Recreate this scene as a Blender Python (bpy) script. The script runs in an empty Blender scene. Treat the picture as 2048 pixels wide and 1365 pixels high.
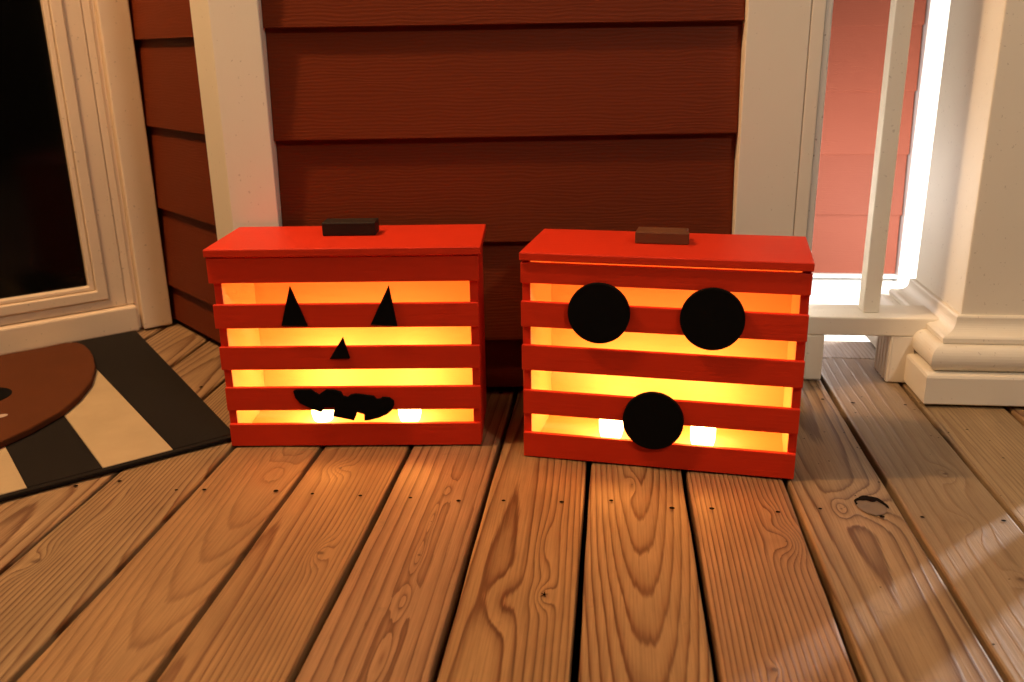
import bpy, bmesh, math, random
from mathutils import Vector, Matrix
random.seed(7)
SC = bpy.context.scene
COL = SC.collection
R = math.radians

# ------------------------------------------------------------------ camera
YAW, PITCH, ROLL, CAMH = -0.11397, 0.31441, -0.01622, 0.60782
fw = Vector((math.sin(YAW)*math.cos(PITCH), math.cos(YAW)*math.cos(PITCH), -math.sin(PITCH)))
rt = fw.cross(Vector((0, 0, 1))).normalized(); up = rt.cross(fw)
c_, s_ = math.cos(ROLL), math.sin(ROLL)
rt2 = rt*c_ + up*s_; up2 = up*c_ - rt*s_
cam = bpy.data.cameras.new('camera'); camo = bpy.data.objects.new('camera', cam); COL.objects.link(camo)
M = Matrix((rt2, up2, -fw)).transposed().to_4x4(); M.translation = Vector((0, 0, CAMH))
camo.matrix_world = M
cam.sensor_width = 36; cam.lens = 1813.57/2048*36; cam.clip_start = 0.02; cam.clip_end = 200
cam.dof.use_dof = True; cam.dof.focus_distance = 1.36; cam.dof.aperture_fstop = 5.6
SC.camera = camo

# ------------------------------------------------------------------ world: night sky
W = bpy.data.worlds.new('World'); SC.world = W; W.use_nodes = True
nt = W.node_tree; bg = nt.nodes['Background']
sky = nt.nodes.new('ShaderNodeTexSky'); sky.sky_type = 'NISHITA'; sky.sun_disc = False
sky.sun_elevation = R(-4); sky.sun_rotation = R(120)
nt.links.new(sky.outputs[0], bg.inputs[0]); bg.inputs[1].default_value = 0.05

# ------------------------------------------------------------------ lamps (none in view; placed to account for the light and shadows)
def lamp(name, kind, loc, energy, col, **kw):
    l = bpy.data.lights.new(name, kind); l.energy = energy; l.color = col
    for k, v in kw.items(): setattr(l, k, v)
    o = bpy.data.objects.new(name, l); COL.objects.link(o); o.location = loc
    return o
def aim(o, tgt):
    o.rotation_euler = (Vector(tgt)-o.location).to_track_quat('-Z', 'Y').to_euler()
PORCH = lamp('porch_ceiling_light', 'POINT', (-1.25, 1.03, 2.22), 122, (1.0, 0.60, 0.29), shadow_soft_size=0.045)
PORCH2 = lamp('porch_ceiling_light', 'POINT', (1.25, -0.55, 2.1), 74, (1.0, 0.85, 0.67), shadow_soft_size=0.10)
GARDEN = lamp('garden_light', 'POINT', (0.93, 2.12, 0.10), 52, (1.0, 0.95, 0.86), shadow_soft_size=0.05)
GARDEN2 = lamp('garden_light', 'POINT', (0.41, 2.42, 0.25), 9.0, (1.0, 0.92, 0.86), shadow_soft_size=0.14)
FLOOD = lamp('flood_light', 'SPOT', (2.43, 2.91, 1.0), 210, (1.0, 0.90, 0.86), shadow_soft_size=0.015, spot_size=R(44), spot_blend=0.3)
aim(FLOOD, (0.5, 1.1, 0.0))

# ------------------------------------------------------------------ view / render
SC.view_settings.view_transform = 'Standard'; SC.view_settings.look = 'None'
SC.view_settings.exposure = 0.12; SC.view_settings.gamma = 1; SC.view_settings.use_curve_mapping = False
SC.render.engine = 'CYCLES'
cy = SC.cycles; cy.use_denoising = True
try: cy.denoiser = 'OPENIMAGEDENOISE'
except Exception: pass
cy.max_bounces = 8; cy.diffuse_bounces = 5; cy.glossy_bounces = 4; cy.caustics_reflective = False; cy.caustics_refractive = False
cy.sample_clamp_indirect = 6

# ------------------------------------------------------------------ helpers
def tag(o, label=None, cat=None, group=None, kind=None):
    if label: o['label'] = label
    if cat: o['category'] = cat
    if group: o['group'] = group
    if kind: o['kind'] = kind
    return o
def empty(name, loc=(0, 0, 0), rz=0, parent=None):
    o = bpy.data.objects.new(name, None); COL.objects.link(o); o.location = loc; o.rotation_euler = (0, 0, rz)
    o.empty_display_size = 0.05
    if parent: o.parent = parent
    return o
def obj(name, bm, mats, parent=None, loc=(0, 0, 0), rz=0, smooth=False, bevel=0, seg=2):
    bmesh.ops.recalc_face_normals(bm, faces=bm.faces)
    me = bpy.data.meshes.new(name); bm.to_mesh(me); bm.free()
    if smooth:
        for f in me.polygons: f.use_smooth = True
    for m in (mats if isinstance(mats, (list, tuple)) else [mats]): me.materials.append(m)
    o = bpy.data.objects.new(name, me); COL.objects.link(o); o.location = loc; o.rotation_euler = (0, 0, rz)
    if parent: o.parent = parent
    if bevel:
        b = o.modifiers.new('edge', 'BEVEL'); b.width = bevel; b.segments = seg; b.limit_method = 'ANGLE'; b.angle_limit = R(40)
        b.harden_normals = False
    return o
def box(bm, x0, x1, y0, y1, z0, z1, mat=0):
    v = [bm.verts.new(p) for p in ((x0, y0, z0), (x1, y0, z0), (x1, y1, z0), (x0, y1, z0), (x0, y0, z1), (x1, y0, z1), (x1, y1, z1), (x0, y1, z1))]
    fs = []
    for q in ((0, 3, 2, 1), (4, 5, 6, 7), (0, 1, 5, 4), (1, 2, 6, 5), (2, 3, 7, 6), (3, 0, 4, 7)):
        f = bm.faces.new([v[i] for i in q]); f.material_index = mat; fs.append(f)
    return fs   # bottom, top, front(-y), right(+x), back(+y), left(-x)
def boxobj(name, dims, mats, parent=None, bevel=0.0015, seg=2, **kw):
    bm = bmesh.new(); box(bm, *dims); return obj(name, bm, mats, parent, bevel=bevel, seg=seg, **kw)
def prism_y(bm, pts, y0, y1):      # outline in x,z extruded along y
    a = [bm.verts.new((x, y0, z)) for x, z in pts]; b = [bm.verts.new((x, y1, z)) for x, z in pts]
    n = len(pts); bm.faces.new(a); bm.faces.new(b[::-1])
    for i in range(n): bm.faces.new((a[i], b[i], b[(i+1) % n], a[(i+1) % n]))
def prism_x(bm, pts, x0, x1):      # outline in y,z extruded along x
    a = [bm.verts.new((x0, y, z)) for y, z in pts]; b = [bm.verts.new((x1, y, z)) for y, z in pts]
    n = len(pts); bm.faces.new(a); bm.faces.new(b[::-1])
    for i in range(n): bm.faces.new((a[i], b[i], b[(i+1) % n], a[(i+1) % n]))
def prism_z(bm, pts, z0, z1):
    a = [bm.verts.new((x, y, z0)) for x, y in pts]; b = [bm.verts.new((x, y, z1)) for x, y in pts]
    n = len(pts); bm.faces.new(a); bm.faces.new(b[::-1])
    for i in range(n): bm.faces.new((a[i], b[i], b[(i+1) % n], a[(i+1) % n]))

# ------------------------------------------------------------------ node helpers
class NT:
    def __init__(s, name):
        s.m = bpy.data.materials.new(name); s.m.use_nodes = True; s.t = s.m.node_tree; s.n = s.t.nodes; s.l = s.t.links
        s.b = s.n['Principled BSDF']
    def new(s, t, **kw):
        x = s.n.new(t)
        for k, v in kw.items(): setattr(x, k, v)
        return x
    def put(s, sock, v):
        if isinstance(v, bpy.types.NodeSocket): s.l.new(v, sock)
        else: sock.default_value = v
    def math(s, op, a, b=0.0, c=0.0):
        x = s.new('ShaderNodeMath', operation=op); s.put(x.inputs[0], a); s.put(x.inputs[1], b); s.put(x.inputs[2], c); return x.outputs[0]
    def coord(s, kind='Object'): return s.new('ShaderNodeTexCoord').outputs[kind]
    def mapping(s, vec, loc=(0, 0, 0), scale=(1, 1, 1)):
        x = s.new('ShaderNodeMapping'); s.put(x.inputs['Vector'], vec); x.inputs['Location'].default_value = loc; x.inputs['Scale'].default_value = scale
        return x.outputs[0]
    def noise(s, vec, scale, detail=2, rough=0.5, dist=0.0):
        x = s.new('ShaderNodeTexNoise'); s.put(x.inputs['Vector'], vec); x.inputs['Scale'].default_value = scale
        x.inputs['Detail'].default_value = detail; x.inputs['Roughness'].default_value = rough; x.inputs['Distortion'].default_value = dist
        return x.outputs['Fac']
    def ramp(s, f, stops, interp='LINEAR'):
        x = s.new('ShaderNodeValToRGB'); s.put(x.inputs[0], f); e = x.color_ramp; e.interpolation = interp
        while len(e.elements) < len(stops): e.elements.new(0.5)
        for el, (p, c) in zip(e.elements, stops):
            el.position = p; el.color = (c if len(c) == 4 else (*c, 1)) if isinstance(c, (tuple, list)) else (c, c, c, 1)
        return x.outputs[0]
    def mix(s, f, a, b, blend='MIX'):
        x = s.new('ShaderNodeMix', data_type='RGBA', blend_type=blend); s.put(x.inputs[0], f)
        for i, v in ((6, a), (7, b)):
            s.put(x.inputs[i], v if isinstance(v, bpy.types.NodeSocket) else (*v, 1))
        return x.outputs[2]
    def bump(s, h, strength, dist=0.001):
        x = s.new('ShaderNodeBump'); s.put(x.inputs['Height'], h); x.inputs['Strength'].default_value = strength; x.inputs['Distance'].default_value = dist
        s.l.new(x.outputs[0], s.b.inputs['Normal']); return x
    def fin(s, col=None, rough=None, spec=None, coat=None):
        if col is not None: s.put(s.b.inputs['Base Color'], col if isinstance(col, bpy.types.NodeSocket) else (*col, 1))
        if rough is not None: s.put(s.b.inputs['Roughness'], rough)
        if spec is not None: s.put(s.b.inputs['Specular IOR Level'], spec)
        if coat is not None: s.b.inputs['Coat Weight'].default_value = coat[0]; s.b.inputs['Coat Roughness'].default_value = coat[1]
        return s.m

def paint(name, col, rough=0.5, grain=(3, 60, 60), bump=0.15, var=0.12, spec=0.4, coat=None, speck=0.0):
    t = NT(name); c = t.coord(); n = t.noise(t.mapping(c, scale=grain), 6, 4, 0.6); b = t.noise(c, 5, 3)
    k = t.math('ADD', 1-var/2, t.math('MULTIPLY', b, var))
    cc = t.mix(1.0, col, (1, 1, 1), 'MULTIPLY')
    x = t.new('ShaderNodeMix', data_type='RGBA', blend_type='MULTIPLY'); x.inputs[0].default_value = 1; x.inputs[6].default_value = (*col, 1)
    cmb = t.new('ShaderNodeCombineColor'); 
    for i in range(3): t.l.new(k, cmb.inputs[i])
    t.l.new(cmb.outputs[0], x.inputs[7]); out = x.outputs[2]
    if speck:
        s = t.noise(c, 160, 1, 0.5); sp = t.ramp(s, [(0.0, 0), (0.73-0.0, 0), (0.76, speck)])
        out = t.mix(sp, out, (0.16, 0.11, 0.07))
    t.bump(n, bump, 0.001)
    return t.fin(out, rough, spec, coat)

# ------------------------------------------------------------------ deck board material (growth rings with knots)
def deck_mat(k, ox, spacing, xc, d0, slope, knots, light, dark, wob=0.006, chain=None, lw=0.62, contrast=1.0):
    light = (light[0]*0.77, light[1]*0.91, light[2]*1.12); dark = (dark[0]*0.58, dark[1]*0.62, dark[2]*0.66)
    t = NT('deck_pine'); co = t.coord(); sep = t.new('ShaderNodeSeparateXYZ'); t.l.new(co, sep.inputs[0])
    X, Y = sep.outputs[0], sep.outputs[1]
    off = (k*3.17+5, k*1.9, k*0.7)
    n1 = t.noise(t.mapping(co, off, (1.0, 0.22, 1)), 7, 2, 0.5)           # slow wander of the grain
    n2 = t.noise(t.mapping(co, off, (1.0, 0.07, 1)), 60, 2, 0.5)         # small wobble
    xw = t.math('ADD', X, t.math('MULTIPLY', t.math('SUBTRACT', n1, 0.5), wob*2.6))
    dx = t.math('SUBTRACT', xw, xc)
    d = t.math('ADD', d0, t.math('MULTIPLY', Y, slope))
    rr = t.math('SQRT', t.math('ADD', t.math('MULTIPLY', dx, dx), t.math('MULTIPLY', d, d)))
    ph = t.math('MULTIPLY', rr, 1.0/spacing)
    ph = t.math('ADD', ph, t.math('MULTIPLY', n2, 0.38))
    rag = t.noise(t.mapping(co, off, (1.0, 0.03, 1)), 300, 3, 0.6)
    ph = t.math('ADD', ph, t.math('MULTIPLY', rag, 0.30))
    core = None
    for (kx, ky, sx, sy, amp, cr) in knots:
        ax = t.math('DIVIDE', t.math('SUBTRACT', X, kx-ox), sx); ay = t.math('DIVIDE', t.math('SUBTRACT', Y, ky), sy)
        q = t.math('ADD', t.math('MULTIPLY', ax, ax), t.math('MULTIPLY', ay, ay))
        g = t.math('EXPONENT', t.math('MULTIPLY', q, -1.0))
        ph = t.math('ADD', ph, t.math('MULTIPLY', g, amp))
        if cr > 0:
            bx = t.math('SUBTRACT', X, kx-ox); by = t.math('SUBTRACT', Y, ky)
            rad = t.math('SQRT', t.math('ADD', t.math('MULTIPLY', bx, bx), t.math('MULTIPLY', by, by)))
            rad = t.math('ADD', rad, t.math('MULTIPLY', t.math('SUBTRACT', t.noise(co, 120, 2), 0.5), cr*1.2))
            cc = t.math('SUBTRACT', 1.0, t.math('SMOOTH_MIN', t.math('DIVIDE', rad, cr), 1.0, 0.2)); 
            cc = t.math('MAXIMUM', cc, 0.0)
            core = cc if core is None else t.math('MAXIMUM', core, cc)
    fr = t.math('FRACT', ph)
    ring = t.ramp(fr, [(0.0, 0.0), (lw-0.30, 0.06), (lw, 0.40), (lw+0.18, 1.0), (lw+0.24, 0.9), (0.93, 0.0)])
    # ring strength varies along and across
    v = t.noise(t.mapping(co, (off[1], off[0], 0), (1, 0.3, 1)), 11, 2)
    rs = t.math('MULTIPLY', ring, t.math('MULTIPLY', contrast, t.math('ADD', 0.35, t.math('MULTIPLY', v, 0.95))))
    fib = t.noise(t.mapping(co, off, (1.0, 0.02, 1)), 420, 3, 0.65)       # fine fibre
    blo = t.noise(t.mapping(co, off, (1.0, 0.4, 1)), 16, 4, 0.6)          # blotches
    base = t.mix(t.ramp(blo, [(0.3, 0), (0.75, 1)]), light, tuple(a*0.70 for a in light))
    col = t.mix(rs, base, dark)
    col = t.mix(t.math('MULTIPLY', t.ramp(fib, [(0.42, 0), (0.8, 1)]), 0.45), col, tuple(a*0.6 for a in dark))
    dirt = t.noise(t.mapping(co, off, (1, 0.8, 1)), 45, 5, 0.7)
    col = t.mix(t.math('MULTIPLY', t.ramp(dirt, [(0.62, 0), (0.78, 1)]), 0.35), col, (0.06, 0.035, 0.02))
    if core is not None: col = t.mix(t.math('MINIMUM', t.math('MULTIPLY', core, 1.6), 0.85), col, (0.085, 0.036, 0.014))
    # relief height from rings, fibre and slow noise
    h = t.math('ADD', t.math('MULTIPLY', ring, 0.6), t.math('MULTIPLY', fib, 0.55))
    h = t.math('ADD', h, t.math('MULTIPLY', t.noise(t.mapping(co, off, (1, .2, 1)), 25, 3), 0.8))
    t.bump(h, 0.75, 0.0013)
    rg = t.math('ADD', 0.42, t.math('MULTIPLY', fib, 0.22))
    return t.fin(col, rg, 0.42, (0.06, 0.25))

# plain materials
def two(c): return c
M_red = paint('orange_red_paint', (0.62, 0.027, 0.005), 0.5, (2, 45, 45), 0.6, 0.30, 0.35)
M_pine = paint('raw_pine', (0.70, 0.49, 0.26), 0.6, (2, 30, 30), 0.6, 0.35, 0.3)
M_black = paint('black_felt', (0.0035, 0.003, 0.003), 0.9, (40, 40, 40), 0.2, 0.3, 0.08)
M_brown = paint('dark_stained_wood', (0.13, 0.045, 0.018), 0.55, (4, 60, 60), 0.3, 0.5, 0.35)
M_darkblock = paint('near_black_wood', (0.014, 0.007, 0.004), 0.6, (4, 60, 60), 0.3, 0.4, 0.3)
M_white = paint('white_trim_paint', (0.83, 0.775, 0.67), 0.62, (30, 30, 3), 0.10, 0.10, 0.4, speck=0.25)
M_vinyl = paint('white_vinyl', (0.74, 0.73, 0.70), 0.3, (10, 10, 3), 0.05, 0.05, 0.5, speck=0.5)
M_door = paint('cream_door_paint', (0.72, 0.58, 0.43), 0.5, (20, 20, 3), 0.2, 0.22, 0.35, speck=0.4)
M_gap = paint('dark_joint', (0.008, 0.005, 0.004), 0.95, spec=0.05)
M_dark = paint('dark_earth', (0.03, 0.025, 0.02), 0.95)
M_ceil = paint('white_ceiling_paint', (0.7, 0.66, 0.6), 0.7)
M_sheath = paint('dark_sheathing', (0.05, 0.03, 0.02), 0.9)

def siding_mat(name, col):
    t = NT(name); c = t.coord()
    g = t.noise(t.mapping(c, scale=(1.2, 30, 30)), 5, 4, 0.6, 1.4)
    w = t.new('ShaderNodeTexWave', wave_type='BANDS', bands_direction='Z'); 
    t.l.new(t.mapping(c, scale=(0.25, 1, 1)), w.inputs['Vector']); w.inputs['Scale'].default_value = 55; w.inputs['Distortion'].default_value = 9
    w.inputs['Detail'].default_value = 3; w.inputs['Detail Scale'].default_value = 0.8
    h = t.math('ADD', t.math('MULTIPLY', w.outputs['Fac'], 0.7), g)
    inf = t.new('ShaderNodeObjectInfo').outputs['Random']
    f = t.math('ADD', t.math('MULTIPLY', inf, 0.5), t.math('MULTIPLY', t.noise(c, 3, 3), 0.5))
    cc = t.mix(f, col, tuple(a*0.80 for a in col))
    t.bump(h, 0.28, 0.0009)
    return t.fin(cc, 0.6, 0.14)
M_siding = siding_mat("red_siding_paint", (0.150, 0.0250, 0.0058))

# ------------------------------------------------------------------ ground and deck
bm = bmesh.new(); v = [bm.verts.new(p) for p in ((-60, -60, -0.75), (60, -60, -0.75), (60, 60, -0.75), (-60, 60, -0.75))]; bm.faces.new(v)
tag(obj('ground', bm, M_dark), 'dark ground beyond and below the deck', kind='structure')

deck = empty('deck'); tag(deck, 'wooden porch deck of long pine boards with dark gaps', kind='structure')
P = 0.1432
edges = {k: -0.1733 + k*P for k in range(-16, 11)}
edges[4] = 0.4003; edges[5] = 0.5400; edges[3] = 0.2580; edges[2] = 0.1135
O = (0.46, 0.235, 0.085); OD = (0.155, 0.046, 0.012)
spec = {  # per board: ring spacing, pith x (local), d0, slope, knots(world x,y,sx,sy,amp,core), light, dark, wobble, late-wood pos, contrast
 -5: (0.0068, 0.01, 0.06, 0.03, [(-0.80, 1.20, .02, .06, 2, .005)], (0.46, .25, .105), OD, .006, .62, 1),
 -4: (0.0066, 0.085, 0.10, -0.05, [(-0.715, 0.93, .016, .03, 2.6, .007), (-0.69, 1.07, .012, .06, 1.5, 0)], (0.45, .25, .10), OD, .008, .62, 1.1),
 -3: (0.0085, 0.03, 0.15, -0.10, [(-0.50, 1.20, .02, .05, 2.4, 0)], (0.46, .225, .08), (0.20, .065, .02), .006, .6, .55),
 -2: (0.0060, -0.055, 0.03, 0.02, [(-0.362, 0.98, .012, .03, 3.0, .0055), (-0.407, 1.221, .018, .022, 2.5, .004)], (0.45, .215, .075), (0.18, .055, .016), .005, .62, .9),
 -1: (0.016, 0.02, -0.004, 0.0, [(-0.232, 0.885, .009, .035, 2.2, 0), (-0.235, 0.985, .006, .04, 2.4, .003), (-0.236, 1.07, .005, .05, 2.2, .002), (-0.229, 1.16, .008, .03, 1.5, 0), (-0.232, .78, .008, .05, 1.8, 0)], (0.46, .215, .085), (0.15, .045, .014), .004, .7, 1.0),
  0: (0.0064, -0.03, 0.05, 0.015, [(-0.118, 0.893, .022, .052, 1.35, .0012), (-0.071, 0.908, .011, .022, 2.2, .0035), (-.078, 1.02, .01, .06, 1.2, 0)], (0.47, .225, .075), (0.15, .043, .010), .006, .60, 1.15),
  1: (0.0080, 0.004, 0.125, -0.088, [(0.035, 1.20, .007, .03, 1.6, .002)], (0.47, .235, .085), (0.17, .052, .014), .005, .60, 1.1),
  2: (0.0064, 0.085, 0.05, -0.02, [(0.229, 1.058, .020, .036, 3.6, .002), (0.222, 1.13, .01, .03, 1.5, 0), (0.173, 0.80, .006, .012, 1.2, .004)], (0.48, .225, .088), (0.18, .055, .016), .005, .62, 1.05),
  3: (0.0085, 0.0, 0.10, -0.02, [(0.359, 1.163, .034, .045, 2.6, 0), (0.318, 1.15, .012, .03, 2.2, .0025)], (0.44, .245, .105), (0.17, .068, .022), .012, .60, 1.1),
  4: (0.0125, 0.06, 0.05, 0.02, [(0.493, 1.27, .018, .03, 1.8, .005), (0.487, .99, .012, .02, 2.0, .006), (.47, 1.12, .02, .03, 1.5, 0)], (0.42, .25, .12), (0.30, .16, .07), .012, .6, .7),
  5: (0.0060, -0.05, 0.0, 0.01, [], (0.48, .29, .13), (0.27, .13, .05), .004, .6, .8),
}
def deck_board(k):
    x0 = edges[k]; x1 = edges[k+1]; w = x1-x0; ox = (x0+x1)/2; gap = 0.0076
    if k in spec:
        sp, xc, d0, sl, kn, li, da, wo, lw, ct = spec[k]
        m = deck_mat(k, ox, sp, xc, d0, sl, kn, li, da, wo, None, lw, ct)
    else:
        rnd = random.Random(k)
        m = deck_mat(k, ox, rnd.uniform(.007, .012), rnd.uniform(-.04, .04), rnd.uniform(-.14, .05), rnd.uniform(.02, .12),
                     [(ox+rnd.uniform(-.04, .04), rnd.uniform(.9, 1.8), .015, .03, 2.5, .005)], (0.48, .26, .11), OD, .006)
    bm = bmesh.new()
    y0, y1 = -1.2, (1.786 if k > -3 else 2.15)
    n = 46; ys = [y0+(y1-y0)*i/n for i in range(n+1)]
    rnd = random.Random(k*7+1); ph = [rnd.uniform(0, 6.28) for _ in range(4)]
    ring = []
    for y in ys:
        e0 = -w/2+gap/2+0.0007*math.sin(9*y+ph[0])+0.0004*math.sin(31*y+ph[1])
        e1 = w/2-gap/2+0.0007*math.sin(8*y+ph[2])+0.0004*math.sin(27*y+ph[3])
        cs = [(e0, -0.026), (e0, -0.0035), (e0+0.0012, -0.001), (e0+0.0038, 0.0), (0, 0.0009), (e1-0.0038, 0.0), (e1-0.0012, -0.001), (e1, -0.0035), (e1, -0.026)]
        ring.append([bm.verts.new((x, y, z)) for x, z in cs])
    for a, b in zip(ring, ring[1:]):
        for i in range(9): bm.faces.new((a[i], a[(i+1) % 9], b[(i+1) % 9], b[i]))
    bm.faces.new(ring[0]); bm.faces.new(ring[-1][::-1])
    o = obj('deck_board', bm, m, deck, (ox, 0, -0.0009-abs(math.sin(k*2.3))*0.0012))
    for f in o.data.polygons: f.use_smooth = False
    return o
BOARDS = {}
for k in range(-16, 10): BOARDS[k] = deck_board(k)
# border boards across the far edge of the deck
BM1 = deck_mat(40, 0, .009, 0.0, .05, .02, [], (0.50, .34, .22), (0.30, .17, .09))
def border(y0, y1):
    bm = bmesh.new(); box(bm, -0.0, 2.2, y0, y1, -0.026, -0.001)
    return obj('border_board', bm, BM1, deck, bevel=0.003)
border(1.790, 1.905)
boxobj('light_block_skirt', (-0.1, 2.3, 1.862, 1.900, -0.75, -0.0275), M_gap, deck, bevel=0)  # unseen skirt added to keep lamp light out from under the deck
boxobj('light_block_skirt', (2.201, 2.24, -1.2, 1.861, -0.75, -0.0275), M_gap, deck, bevel=0)  # same added light block along the right side
# joists under the boards
for y in (0.32, 1.137, 1.545):
    boxobj('joist', (-2.4, 1.4, y-0.019, y+0.019, -0.20, -0.0305), M_gap, deck, bevel=0)
# nails, two per board on each joist, sunk heads
bm = bmesh.new(); rn = random.Random(3)
for k in range(-9, 9):
    for fx in (0.2, 0.8):
        for y in (1.14, 1.55):
            x = edges[k]+P*fx+rn.uniform(-.012, .012); yy = y+rn.uniform(-.012, .012)
            r = rn.uniform(0.0024, 0.0036)
            q = [bm.verts.new((x+r*math.cos(a*math.pi/4)*1.15, yy+r*math.sin(a*math.pi/4)*rn.uniform(.8, 1.3), 0.0006)) for a in range(8)]
            bm.faces.new(q)
tag(obj('nail', bm, M_gap, deck), kind='stuff')
# small litter, chips and open checks in the wood
bm = bmesh.new()
for _ in range(90):
    x = rn.uniform(0.3, 0.75); y = rn.uniform(1.28, 1.78) if rn.random() < .6 else rn.uniform(.75, 1.5)
    r = rn.uniform(.0006, .0017); a0 = rn.uniform(0, 6)
    q = [bm.verts.new((x+r*math.cos(a0+a)*rn.uniform(.6, 1.8), y+r*math.sin(a0+a)*rn.uniform(.6, 1.5), 0.0012)) for a in (0, 1.2, 2.4, 3.6, 5)]
    bm.faces.new(q)
tag(obj('wood_crumbs', bm, M_gap, deck), kind='stuff')

# the open knot in the board right of the second crate: a sunken disc with a dark crescent
def crescent():
    bm = bmesh.new(); cx, cy_ = 0.3600, 1.1600
    outer = []; inner = []
    N = 22; r3 = random.Random(5)
    for i in range(N+1):
        a = R(-18+200*i/N); j = 1+0.035*math.sin(i*1.1)+r3.uniform(-.015, .015)
        outer.append(bm.verts.new((cx+0.0215*math.cos(a)*j, cy_+0.0280*math.sin(a)*j, 0.0)))
        thick = (0.003+0.0085*math.sin(math.pi*min(1, i/N*1.15))*(1.0 if i > N*.35 else .5))*(0 if i in (0, N) else 1)
        inner.append(bm.verts.new((cx+(0.0215*j-thick)*math.cos(a), cy_+(0.0280*j-thick*1.5)*math.sin(a), 0.0)))
    for i in range(N): bm.faces.new((outer[i], outer[i+1], inner[i+1], inner[i]))
    return obj('knot_crack', bm, M_gap, BOARDS[3])
o = crescent(); o.location = (-BOARDS[3].location.x, 0, 0.0026)
kd = NT('knot_wood'); kc = kd.coord('Object'); ks = kd.noise(kc, 60, 4, 0.6)
kd.bump(ks, 0.4, 0.001); M_knot = kd.fin(kd.mix(ks, (0.085, 0.055, 0.032), (0.20, 0.135, 0.08)), 0.5, 0.5)
bm = bmesh.new(); N = 28
for i in range(N): 
    a = 2*math.pi*i/N; bm.verts.new((0.3600+0.0205*math.cos(a)*(1+.04*math.sin(3*a)), 1.1600+0.0265*math.sin(a), 0))
bm.faces.new(list(bm.verts))
o = obj('knot', bm, M_knot, BOARDS[3]); o.location = (-BOARDS[3].location.x, 0, 0.0021)
# star shaped check in the board left of it
bm = bmesh.new()
for a, l in ((0.3, .0055), (1.5, .007), (2.6, .006), (3.9, .0065), (5.2, .005)):
    c0 = (-0.0712, 0.9085); w = 0.0011
    pa = [(c0[0]+w*math.cos(a+1.57), c0[1]+w*math.sin(a+1.57)), (c0[0]-w*math.cos(a+1.57), c0[1]-w*math.sin(a+1.57)), (c0[0]+l*math.cos(a), c0[1]+l*1.3*math.sin(a))]
    bm.faces.new([bm.verts.new((x, y, 0)) for x, y in pa])
o = obj('knot_crack', bm, M_gap, BOARDS[0]); o.location = (-BOARDS[0].location.x, 0, 0.0022)

# ------------------------------------------------------------------ walls
# main wall: local u to the right, +v away from the camera
TH = -0.1225; D = 1.5516; E = 0.1787; Z0 = 0.6414
def lap_wall(name, origin, rz, u0, u1, bottoms, label, group=None, back=0.02, cat='wall', expo=E, lip=0.0165, mat=M_siding, sheath=True, zlow=0.012, ztop=2.45):
    root = empty(name, origin, rz); tag(root, label, cat, group)
    for zb in bottoms:
        zt = zb+expo+0.012
        zb2 = max(zb, zlow)
        # front face leans back from the lower lip to where the board above covers it
        f = (zb2-zb)/expo
        fy = f*(lip-0.0015)
        bm = bmesh.new(); prism_x(bm, [(fy, zb2), (lip-0.0015, zt), (lip+0.004, zt), (fy+lip-0.003, zb2)], u0, u1)
        obj('siding_board', bm, mat, root, bevel=0.0012, seg=1)
    if sheath: boxobj('sheathing', (u0, u1, lip+0.0045, lip+0.03, zlow, ztop), M_sheath, root, bevel=0)
    return root
n = Vector((math.sin(TH), math.cos(TH), 0)); org = n*D
bot = [Z0+E*i for i in range(-4, 10)]
wallA = lap_wall('siding_wall', org, -TH, -0.3800, 0.3985, bot, 'dark red lap siding wall standing behind the two crates')
# u axis = (cos TH, -sin TH) in world = rotation of -TH
def wl(u, v): return (org.x+math.cos(TH)*u+math.sin(TH)*v, org.y-math.sin(TH)*u+math.cos(TH)*v)
bm = bmesh.new()
prism_z(bm, [wl(-0.3805, -0.0165), wl(-0.3805, 0.122), (-0.648, 1.606), (-0.7085, 1.5430), wl(-0.4590, -0.0165)], 0.002, 2.45)
o = obj('corner_post', bm, M_white, None, bevel=0.002); tag(o, 'white two-sided corner post left of the dark wall, behind the crate with triangle eyes', 'corner post')
rp = empty('corner_trim', org, -TH); tag(rp, 'wide cream corner trim right of the dark wall, behind the round-eyed crate', 'corner trim')
boxobj('trim_board', (0.3990, 0.5015, -0.0125, 0.14, 0.002, 2.45), M_white, rp, bevel=0.002)
boxobj('trim_board', (0.5023, 0.5250, -0.0122, 0.14, 0.002, 2.45), M_white, rp, bevel=0.002)
boxobj('edge_strip', (0.5252, 0.5375, -0.0105, 0.03, 0.002, 2.45), M_vinyl, rp, bevel=0.003)

# return wall beside the door: direction (0.7317,-0.6816) from the inner corner
SG = 0.748
ns = Vector((math.sin(SG), math.cos(SG), 0)); ns = Vector((math.sin(0.7504)*-1, 0, 0))
tdir = Vector((0.7302, 0.6832, 0)); ndir = Vector((-0.6832, 0.7302, 0)); A0 = Vector((-1.283, 1.683, 0))
# segment plane: passes (-1.027,1.958) and (-0.848,1.790)
sdir = Vector((0.848-1.027, 1.958-1.790, 0)).normalized()*-1   # to the right and toward the camera
sdir = Vector((0.179, -0.168, 0)).normalized()
sz = math.atan2(sdir.y, sdir.x)
so = Vector((-1.0395, 1.952, 0))
segbot = [0.6325+E*i for i in range(-4, 10)]
wallB = lap_wall('siding_wall', so, sz, -0.045, 0.455, segbot, 'short orange-red siding wall between the door frame and the left corner post', lip=0.0125)

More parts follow.
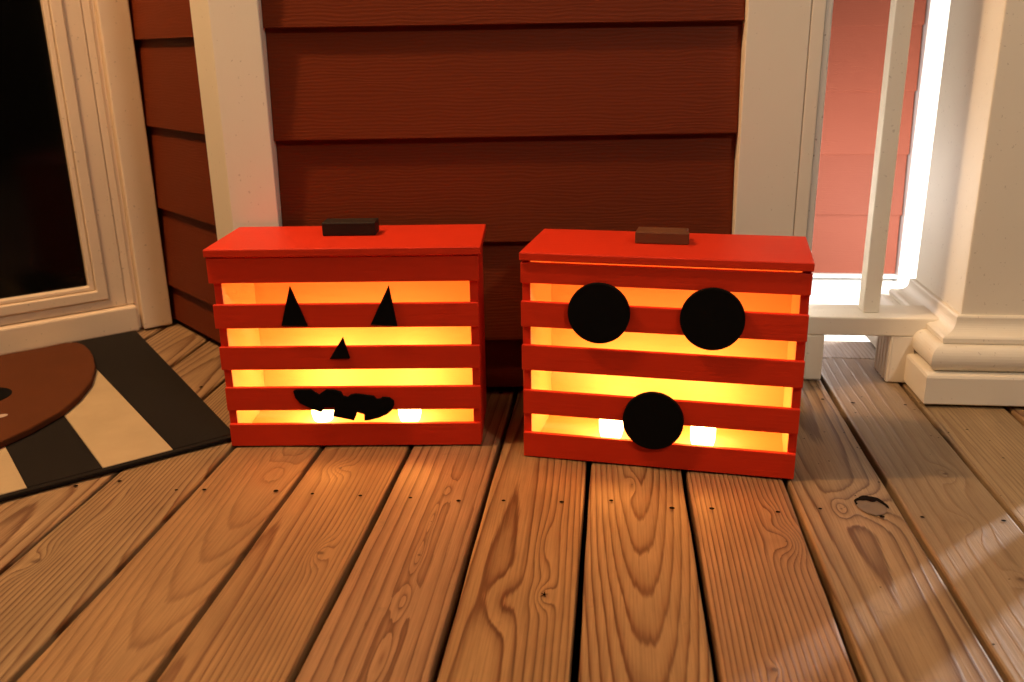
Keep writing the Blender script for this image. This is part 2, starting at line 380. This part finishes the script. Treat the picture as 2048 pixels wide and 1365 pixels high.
# far wall seen through the railing, lit by the garden light
wallC = lap_wall('siding_wall', (0, 2.75, 0), 0, -0.2, 0.842, [-0.058+0.176*i for i in range(0, 14)], 'pink lit siding wall far behind the railing', expo=0.176, sheath=False, zlow=-0.058, mat=siding_mat('glare_siding_paint', (0.165, 0.040, 0.022)))  # paler copy of the red siding, lamp glare put into its colour
M_farwhite = paint('far_white_paint', (0.82, 0.81, 0.80), 0.5)
boxobj('corner_board', (0.845, 0.95, -0.02, 0.03, -0.70, 2.4), M_farwhite, wallC)
boxobj('kick_board', (-0.2, 0.8435, -0.012, 0.02, -0.70, -0.0800), M_farwhite, wallC)
boxobj('drip_strip', (-0.2, 0.8435, -0.014, 0.014, -0.0690, -0.0590), M_farwhite, wallC)
boxobj('sheathing', (-0.2, 0.94, 0.032, 0.06, -0.70, 2.4), M_sheath, wallC, bevel=0)
# house corner behind the main wall so that light cannot leak through it
o = boxobj('house_wall', (-0.30, 0.30, 0.045, 1.0, -0.7, 2.45), M_sheath, wallA, bevel=0)

# ceiling of the porch, out of frame above
boxobj('ceiling_plank', (-2.6, 1.1, -1.6, 2.0, 2.46, 2.5), M_ceil, None, bevel=0)
pc = bpy.data.objects['ceiling_plank']; pc.name = 'porch_ceiling'; tag(pc, 'white porch ceiling above the deck', kind='structure')

# ------------------------------------------------------------------ door in the left wall
door = empty('glass_door', A0, math.atan2(tdir.y, tdir.x)); tag(door, 'cream framed door with black glass beside the striped mat', 'door')
# local: x = along wall to the right, y<0 toward the porch
def Lpart(name, s_in, s_out, z_in, z_out, yf, yb, mat=M_door):     # L shaped frame run: left-going sill + right upright
    bm = bmesh.new()
    pts = [(-1.6, z_out), (s_out, z_out), (s_out, 2.1), (s_in, 2.1), (s_in, z_in), (-1.6, z_in)]
    prism_y(bm, pts, yf, yb)
    return obj(name, bm, mat, door, bevel=0.003, seg=3)
M_dglass = NT('dark_door_glass').fin((0.002, 0.002, 0.002), 0.12, 0.18)
boxobj('glass_pane', (-1.6, 0.20, 0.026, 0.030, 0.112, 2.1), M_dglass, door, bevel=0)
Lpart('glazing_bead', 0.197, 0.209, 0.117, 0.107, 0.010, 0.034)
Lpart('sash', 0.2095, 0.2330, 0.1065, 0.084, 0.002, 0.034)
Lpart('jamb', 0.2335, 0.2700, 0.0835, 0.0625, 0.009, 0.034)
boxobj('threshold', (-1.6, 0.288, -0.006, 0.034, 0.001, 0.0615), M_door, door, bevel=0.006, seg=3)
boxobj('jamb_stop', (0.2703, 0.2880, 0.011, 0.034, 0.062, 2.1), M_door, door, bevel=0.003)
boxobj('casing', (0.2960, 0.3605, -0.008, 0.034, 0.003, 2.14), M_door, door, bevel=0.004, seg=3)
boxobj('casing_backer', (0.2885, 0.2955, 0.016, 0.034, 0.003, 2.14), M_door, door, bevel=0)
bl = boxobj('wall_backer', (-1.6, 0.345, 0.036, 0.06, 0.003, 2.46), M_sheath, door, bevel=0)

# ------------------------------------------------------------------ mats
fr = math.atan2(tdir.y, tdir.x)
def mat_cloth(name, col, sc=900, bump=0.6):
    t = NT(name); c = t.coord(); n = t.noise(c, sc, 2, 0.6); b = t.noise(c, 14, 3, 0.6)
    cc = t.mix(b, tuple(a*1.08 for a in col), tuple(a*0.82 for a in col)); t.bump(n, bump, 0.0015); return t.fin(cc, 0.95, 0.15)
M_mblack = mat_cloth('black_mat_weave', (0.013, 0.010, 0.008)); M_mcream = mat_cloth('cream_mat_weave', (0.46, 0.35, 0.21))
M_coir = mat_cloth('brown_coir', (0.095, 0.027, 0.008), 500, 0.9)
sm = empty('striped_mat', A0, fr); tag(sm, 'large black and cream striped mat in front of the door, under the brown doormat', 'mat')
def stripe(s0, s1, mat, last=False):
    bm = bmesh.new()
    # right edge slants slightly, as the mat lies
    a1 = s1+(0.026 if last else 0.0); b1 = s1-(0.010 if last else 0)
    nf = -0.7255-0.0*(s0)
    nb = -0.018
    n = 10
    L = [(s0, nb+(nf-nb)*i/n) for i in range(n+1)]
    Rr = [(a1+(b1-a1)*i/n, nb+(nf-nb)*i/n) for i in range(n+1)]
    prism_z(bm, L+Rr[::-1], 0.0014, 0.0085)
    return obj('stripe_black' if mat is M_mblack else 'stripe_cream', bm, mat, sm, bevel=0.0015)
bounds = [(0.1385, 0.248, M_mblack, True), (0.0325, 0.138, M_mcream, False), (-0.0715, 0.032, M_mblack, False), (-0.176, -0.072, M_mcream, False)]
x = -0.1765; c = True
while x > -1.15:
    bounds.append((x-0.104, x-0.0005, M_mblack if c else M_mcream, False)); x -= 0.1045; c = not c
for b_ in bounds: stripe(*b_)
bm = bmesh.new(); box(bm, -1.15, 0.2385, -0.737, -0.7258, 0.0014, 0.0078); obj('mat_binding', bm, M_mblack, sm, bevel=0.0015)
# brown half-round doormat
half = [(0.080, -0.064), (0.120, -0.060), (0.140, -0.072), (0.148, -0.100), (0.149, -0.145), (0.145, -0.190), (0.132, -0.266), (0.106, -0.345), (0.069, -0.415), (0.030, -0.470), (-0.030, -0.522), (-0.085, -0.556), (-0.16, -0.590), (-0.24, -0.610), (-0.33, -0.618)]
full = half+[(-0.66-x, y) for x, y in half[:-1]][::-1]
bm = bmesh.new(); prism_z(bm, full, 0.009, 0.022)
dm = obj('doormat', bm, M_coir, None, A0, fr, bevel=0.003); tag(dm, 'brown half-round doormat lying on the striped mat by the door', 'doormat')
bm = bmesh.new()
pts = [(-0.085+0.062*math.cos(a), -0.312+0.052*math.sin(a)) for a in [i*math.pi/14 for i in range(28)]]
prism_z(bm, pts, 0.0222, 0.0228); obj('printed_spot', bm, M_black, dm)
bm = bmesh.new()
pts = [(-0.062+0.013*math.cos(a), -0.435+0.008*math.sin(a)) for a in [i*math.pi/8 for i in range(16)]]
prism_z(bm, pts, 0.0222, 0.0227); obj('printed_spot', bm, mat_cloth('pale_print', (0.5, 0.4, 0.33)), dm)

# ------------------------------------------------------------------ railing
rail = empty('railing', (0.35, 1.65, 0)); tag(rail, 'white porch railing with one slim baluster, between the corner trim and the column', 'railing')
def rb(name, x0, x1, y0, y1, z0, z1, mat=M_white, bv=0.003): return boxobj(name, (x0-0.35, x1-0.35, y0-1.65, y1-1.65, z0, z1), mat, rail, bevel=bv, seg=3)
rb('bottom_rail', 0.347, 0.606, 1.650, 1.742, 0.0905, 0.1255)
rb('top_rail', 0.347, 0.606, 1.650, 1.742, 0.915, 0.955)
rb('baluster', 0.4655, 0.4955, 1.684, 1.718, 0.1258, 0.9148, bv=0.002)
rb('rail_foot', 0.3620, 0.3945, 1.6515, 1.735, 0.001, 0.0902, bv=0.004)
# fluted support block near the column
bm = bmesh.new(); prof = [(0.5160, 1.6530), (0.5545, 1.6480), (0.5560, 1.735)]
fl_ = []
yv = 1.735; i = 0
while yv > 1.660:
    fl_ += [(0.5110, yv), (0.5110, yv-0.011), (0.5145, yv-0.014)]; yv -= 0.0175
prism_z(bm, [(x-0.35, y-1.65) for x, y in prof+fl_], 0.001, 0.0902); obj('support_block', bm, M_white, rail, bevel=0.0015)

# railing on the right of the column (outside the frame; its balusters cut the flood light into bars)
rr = empty('railing', (0.86, 1.66, 0)); tag(rr, 'white porch railing continuing to the right of the column', 'railing')
def rb2(name, x0, x1, y0, y1, z0, z1): return boxobj(name, (x0-0.86, x1-0.86, y0-1.66, y1-1.66, z0, z1), M_white, rr, bevel=0.002)
rb2('bottom_rail', 0.863, 2.2, 1.65, 1.742, 0.0905, 0.1255); rb2('top_rail', 0.863, 2.2, 1.65, 1.742, 0.915, 0.955)
rb2('light_block_post', 0.868, 1.083, 1.66, 1.74, 0.001, 0.9148); rb2('light_block_post', 1.445, 1.75, 1.66, 1.74, 0.001, 0.9148)  # unseen wide posts added to shut off flood light beside the bars
for i in range(2):
    x = 1.175+0.135*i; rb2('baluster', x, x+0.032, 1.684, 1.716, 0.1258, 0.9148)

# ------------------------------------------------------------------ porch column
CX0, CX1, CY0, CY1 = 0.6085, 0.864, 1.600, 1.855
colm = empty('porch_column', ((CX0+CX1)/2, (CY0+CY1)/2, 0)); tag(colm, 'thick white square porch column with moulded base at the right', 'column')
cxm, cym = (CX0+CX1)/2, (CY0+CY1)/2; hx = (CX1-CX0)/2
boxobj('shaft', (-hx, hx, -hx, hx, 0.10, 2.46), M_white, colm, bevel=0.0025, seg=3)
def ringprof(name, prof, mat=M_white):
    bm = bmesh.new(); rings = []
    for off, z in prof:
        h = hx+off; rings.append([bm.verts.new(p) for p in ((-h, -h, z), (h, -h, z), (h, h, z), (-h, h, z))])
    for a, b in zip(rings, rings[1:]):
        for i in range(4): bm.faces.new((a[i], a[(i+1) % 4], b[(i+1) % 4], b[i]))
    bm.faces.new(rings[0]); bm.faces.new(rings[-1][::-1])
    return obj(name, bm, mat, colm)
ringprof('plinth', [(0.064, 0.004), (0.066, 0.006), (0.066, 0.053), (0.064, 0.057), (0.058, 0.0585), (0.0, 0.0590)])
tor = [(0.0, 0.0591), (0.046, 0.0593)]
for i in range(13):
    a = R(-80+i*155/12); tor.append((0.041+0.019*math.cos(a), 0.083+0.0225*math.sin(a)))
tor += [(0.030, 0.1062)]
ringprof('torus_moulding', tor)
cv = [(0.0, 0.1064), (0.036, 0.1064), (0.0375, 0.109), (0.0375, 0.116), (0.035, 0.1185)]
for i in range(9):
    a = R(i*90/8); cv.append((0.033-0.024*math.sin(a), 0.1195+0.020*(1-math.cos(a))))
cv += [(0.009, 0.146), (0.007, 0.1485), (0.0005, 0.149)]
ringprof('cove_moulding', cv)
# ------------------------------------------------------------------ crate lanterns
def slatted_crate(name, loc, rz, label, slats, halfw, handle_mat, lidhw, ends):
    root = empty(name, loc, rz); tag(root, label, 'crate lantern')
    DEP = 0.172; T = 0.0128; HW = 0.2022; H = 0.3115
    for sgn in (-1, 1):
        bm = bmesh.new()
        x0, x1 = (-HW, -HW+T) if sgn < 0 else (HW-T, HW)
        f = box(bm, x0, x1, 0.0078, DEP, 0.0015, H)
        (f[3] if sgn < 0 else f[5]).material_index = 1
        obj('side_panel', bm, [M_red, M_pine], root, bevel=0.0008, seg=1)
    bm = bmesh.new(); f = box(bm, -HW+T+.0002, HW-T-.0002, DEP-0.008, DEP-0.0004, 0.0018, H-.0005); f[2].material_index = 1
    obj('back_panel', bm, [M_red, M_pine], root)
    bm = bmesh.new(); f = box(bm, -HW+T+.0002, HW-T-.0002, 0.0082, DEP-0.0084, 0.0018, 0.0105); f[1].material_index = 1
    obj('base_panel', bm, [M_red, M_pine], root)
    for (z0, z1), (xa, xb) in zip(slats, ends):
        boxobj('slat', (xa, xb, 0.0, 0.0075, z0, z1), M_red, root, bevel=0.0011)
    lid = empty('lid', (0, 0, 0), 0, root)
    bm = bmesh.new(); box(bm, -lidhw, lidhw, -0.004, DEP+0.006, H+0.0008, H+0.0128)
    bpy.data.objects.remove(lid)
    lid = obj('lid', bm, M_red, root, bevel=0.0015)
    return root, lid, H+0.0128
zL = [(0.2710, 0.3106), (0.1990, 0.2370), (0.1310, 0.1685), (0.0625, 0.1012), (0.0010, 0.0388)]
eL = [(-0.2070, 0.2050), (-0.2050, 0.2032), (-0.2030, 0.2032), (-0.2015, 0.2028), (-0.2012, 0.2013)]
zR = [(0.2780, 0.3085), (0.2113, 0.2500), (0.1431, 0.1825), (0.0722, 0.1105), (0.0010, 0.0408)]
eR = [(-0.2030, 0.2030), (-0.2030, 0.2030), (-0.2025, 0.2030), (-0.2010, 0.2022), (-0.2012, 0.2016)]
LA, lidA, ZT = slatted_crate('crate_lantern', (-0.4034, 1.2978, 0.0004), 0.090, 'red slatted crate lantern with black triangle eyes and a toothy grin', zL, .2, M_darkblock, 0.2086, eL)
LB, lidB, ZT = slatted_crate('crate_lantern', (0.0686, 1.2548, 0.0004), -0.127, 'red slatted crate lantern with two round black eyes and a round open mouth', zR, .2, M_brown, 0.2040, eR)
# stem blocks on the lids
boxobj('handle', (-0.0475, 0.0370, 0.088, 0.128, ZT+0.0004, ZT+0.0215), M_darkblock, lidA, bevel=0.0015)
bm = bmesh.new(); pts = [(-0.0465, 0.0835), (0.0325, 0.0835), (0.0325, 0.098), (0.0265, 0.103), (0.0265, 0.112), (0.0300, 0.1265), (-0.0460, 0.1265)]
prism_z(bm, pts, ZT+0.0004, ZT+0.0175); obj('handle', bm, M_brown, lidB, bevel=0.0012)
# faces
def cutout(name, pts, parent, y0=-0.0045, y1=-0.0004, bevel=0.0006):
    bm = bmesh.new(); prism_y(bm, pts, y0, y1); return obj(name, bm, M_black, parent, bevel=bevel, seg=1)
cutout('eye', [(-0.0823, 0.2672), (-0.0603, 0.2031), (-0.1006, 0.2042)], LA)
cutout('eye', [(0.0682, 0.2668), (0.0778, 0.2017), (0.0368, 0.2045)], LA)
cutout('nose', [(-0.0073, 0.1852), (0.0012, 0.1499), (-0.0305, 0.1493)], LA)
mouth = [(-0.092, 0.0967), (-0.087, 0.0985), (-0.0644, 0.0987), (-0.0583, 0.0947), (-0.0522, 0.09), (-0.0471, 0.0937), (-0.0402, 0.0985), (-0.0274, 0.0979), (-0.0172, 0.0943), (-0.0136, 0.0874), (-0.0073, 0.0856), (-0.0022, 0.0896), (0.006, 0.0912), (0.022, 0.0889), (0.0339, 0.087), (0.0385, 0.0818), (0.045, 0.0826), (0.0475, 0.0852), (0.0588, 0.0843), (0.0657, 0.0782), (0.0658, 0.0712), (0.0616, 0.0634), (0.0539, 0.0565), (0.0406, 0.0505), (0.0257, 0.0466), (0.0172, 0.0459), (0.0174, 0.0568), (0.0063, 0.0604), (0.0043, 0.0543), (0.0005, 0.0464), (-0.0116, 0.0491), (-0.0324, 0.0537), (-0.0288, 0.0685), (-0.0442, 0.0686), (-0.0505, 0.0608), (-0.0624, 0.0652), (-0.0694, 0.0688), (-0.0826, 0.0758), (-0.0898, 0.0854)]
cutout('mouth', mouth, LA, bevel=0)
def disc(name, cx, cz, rx, rz_, parent):
    cutout(name, [(cx+rx*math.cos(2*math.pi*i/64), cz+rz_*math.sin(2*math.pi*i/64)) for i in range(64)], parent, -0.0085, -0.0004, 0.001)
disc('eye', -0.0866, 0.2392, 0.0451, 0.0451, LB)
disc('eye', 0.0737, 0.2390, 0.0449, 0.0452, LB)
disc('mouth', -0.0036, 0.0785, 0.0446, 0.0449, LB)

# tealights
def em(name, col, st):
    m = bpy.data.materials.new(name); m.use_nodes = True; b = m.node_tree.nodes['Principled BSDF']
    b.inputs['Base Color'].default_value = (0.8, 0.7, 0.5, 1); b.inputs['Emission Color'].default_value = (*col, 1); b.inputs['Emission Strength'].default_value = st
    return m
M_wax = em('glowing_wax', (1.0, 0.62, 0.22), 11.0); M_flame = em('led_flame', (1.0, 0.7, 0.3), 30.0)
def lathe(bm, prof, seg=24):
    rings = [[bm.verts.new((r*math.cos(2*math.pi*i/seg), r*math.sin(2*math.pi*i/seg), z)) for i in range(seg)] for r, z in prof]
    for a, b in zip(rings, rings[1:]):
        for i in range(seg): bm.faces.new((a[i], a[(i+1) % seg], b[(i+1) % seg], b[i]))
    bm.faces.new(rings[0][::-1]); bm.faces.new(rings[-1])
proto = None
CANDLE = 1.32
for crate, u, vv, lab in ((LA, -0.0700, 0.085, 'glowing tealight in the triangle-eyed crate, left one behind the grin'), (LA, 0.0780, 0.078, 'glowing tealight in the triangle-eyed crate, right of the grin'),
                    (LB, -0.0750, 0.074, 'glowing tealight in the round-eyed crate, left of the round mouth'), (LB, 0.0680, 0.070, 'glowing tealight in the round-eyed crate, right of the round mouth')):
    c, s = math.cos(crate.rotation_euler.z), math.sin(crate.rotation_euler.z)
    loc = Vector((crate.location.x+c*u-s*vv, crate.location.y+s*u+c*vv, 0.0110))
    if proto is None:
        t_ = empty('tealight', loc)
        bm = bmesh.new(); lathe(bm, [(0.0140, 0.0), (0.0165, 0.003), (0.0190, 0.012), (0.0196, 0.030), (0.0185, 0.0325)])
        obj('wax_body', bm, M_wax, t_, smooth=True)
        bm = bmesh.new(); lathe(bm, [(0.002, 0.0328), (0.0035, 0.037), (0.0030, 0.042), (0.0008, 0.047)], 12)
        obj('flame', bm, M_flame, t_, smooth=True)
        proto = t_
    else:
        t_ = proto.copy(); COL.objects.link(t_)
        for ch in list(proto.children):
            d = ch.copy(); COL.objects.link(d); d.parent = t_
        t_.location = loc
    tag(t_, lab, 'tealight', 'tealights glowing inside the crates')
    for zz in (0.062,):
        lamp('tealight_glow', 'POINT', loc+Vector((0, 0, zz)), CANDLE, (1.0, 0.34, 0.055), shadow_soft_size=0.034)
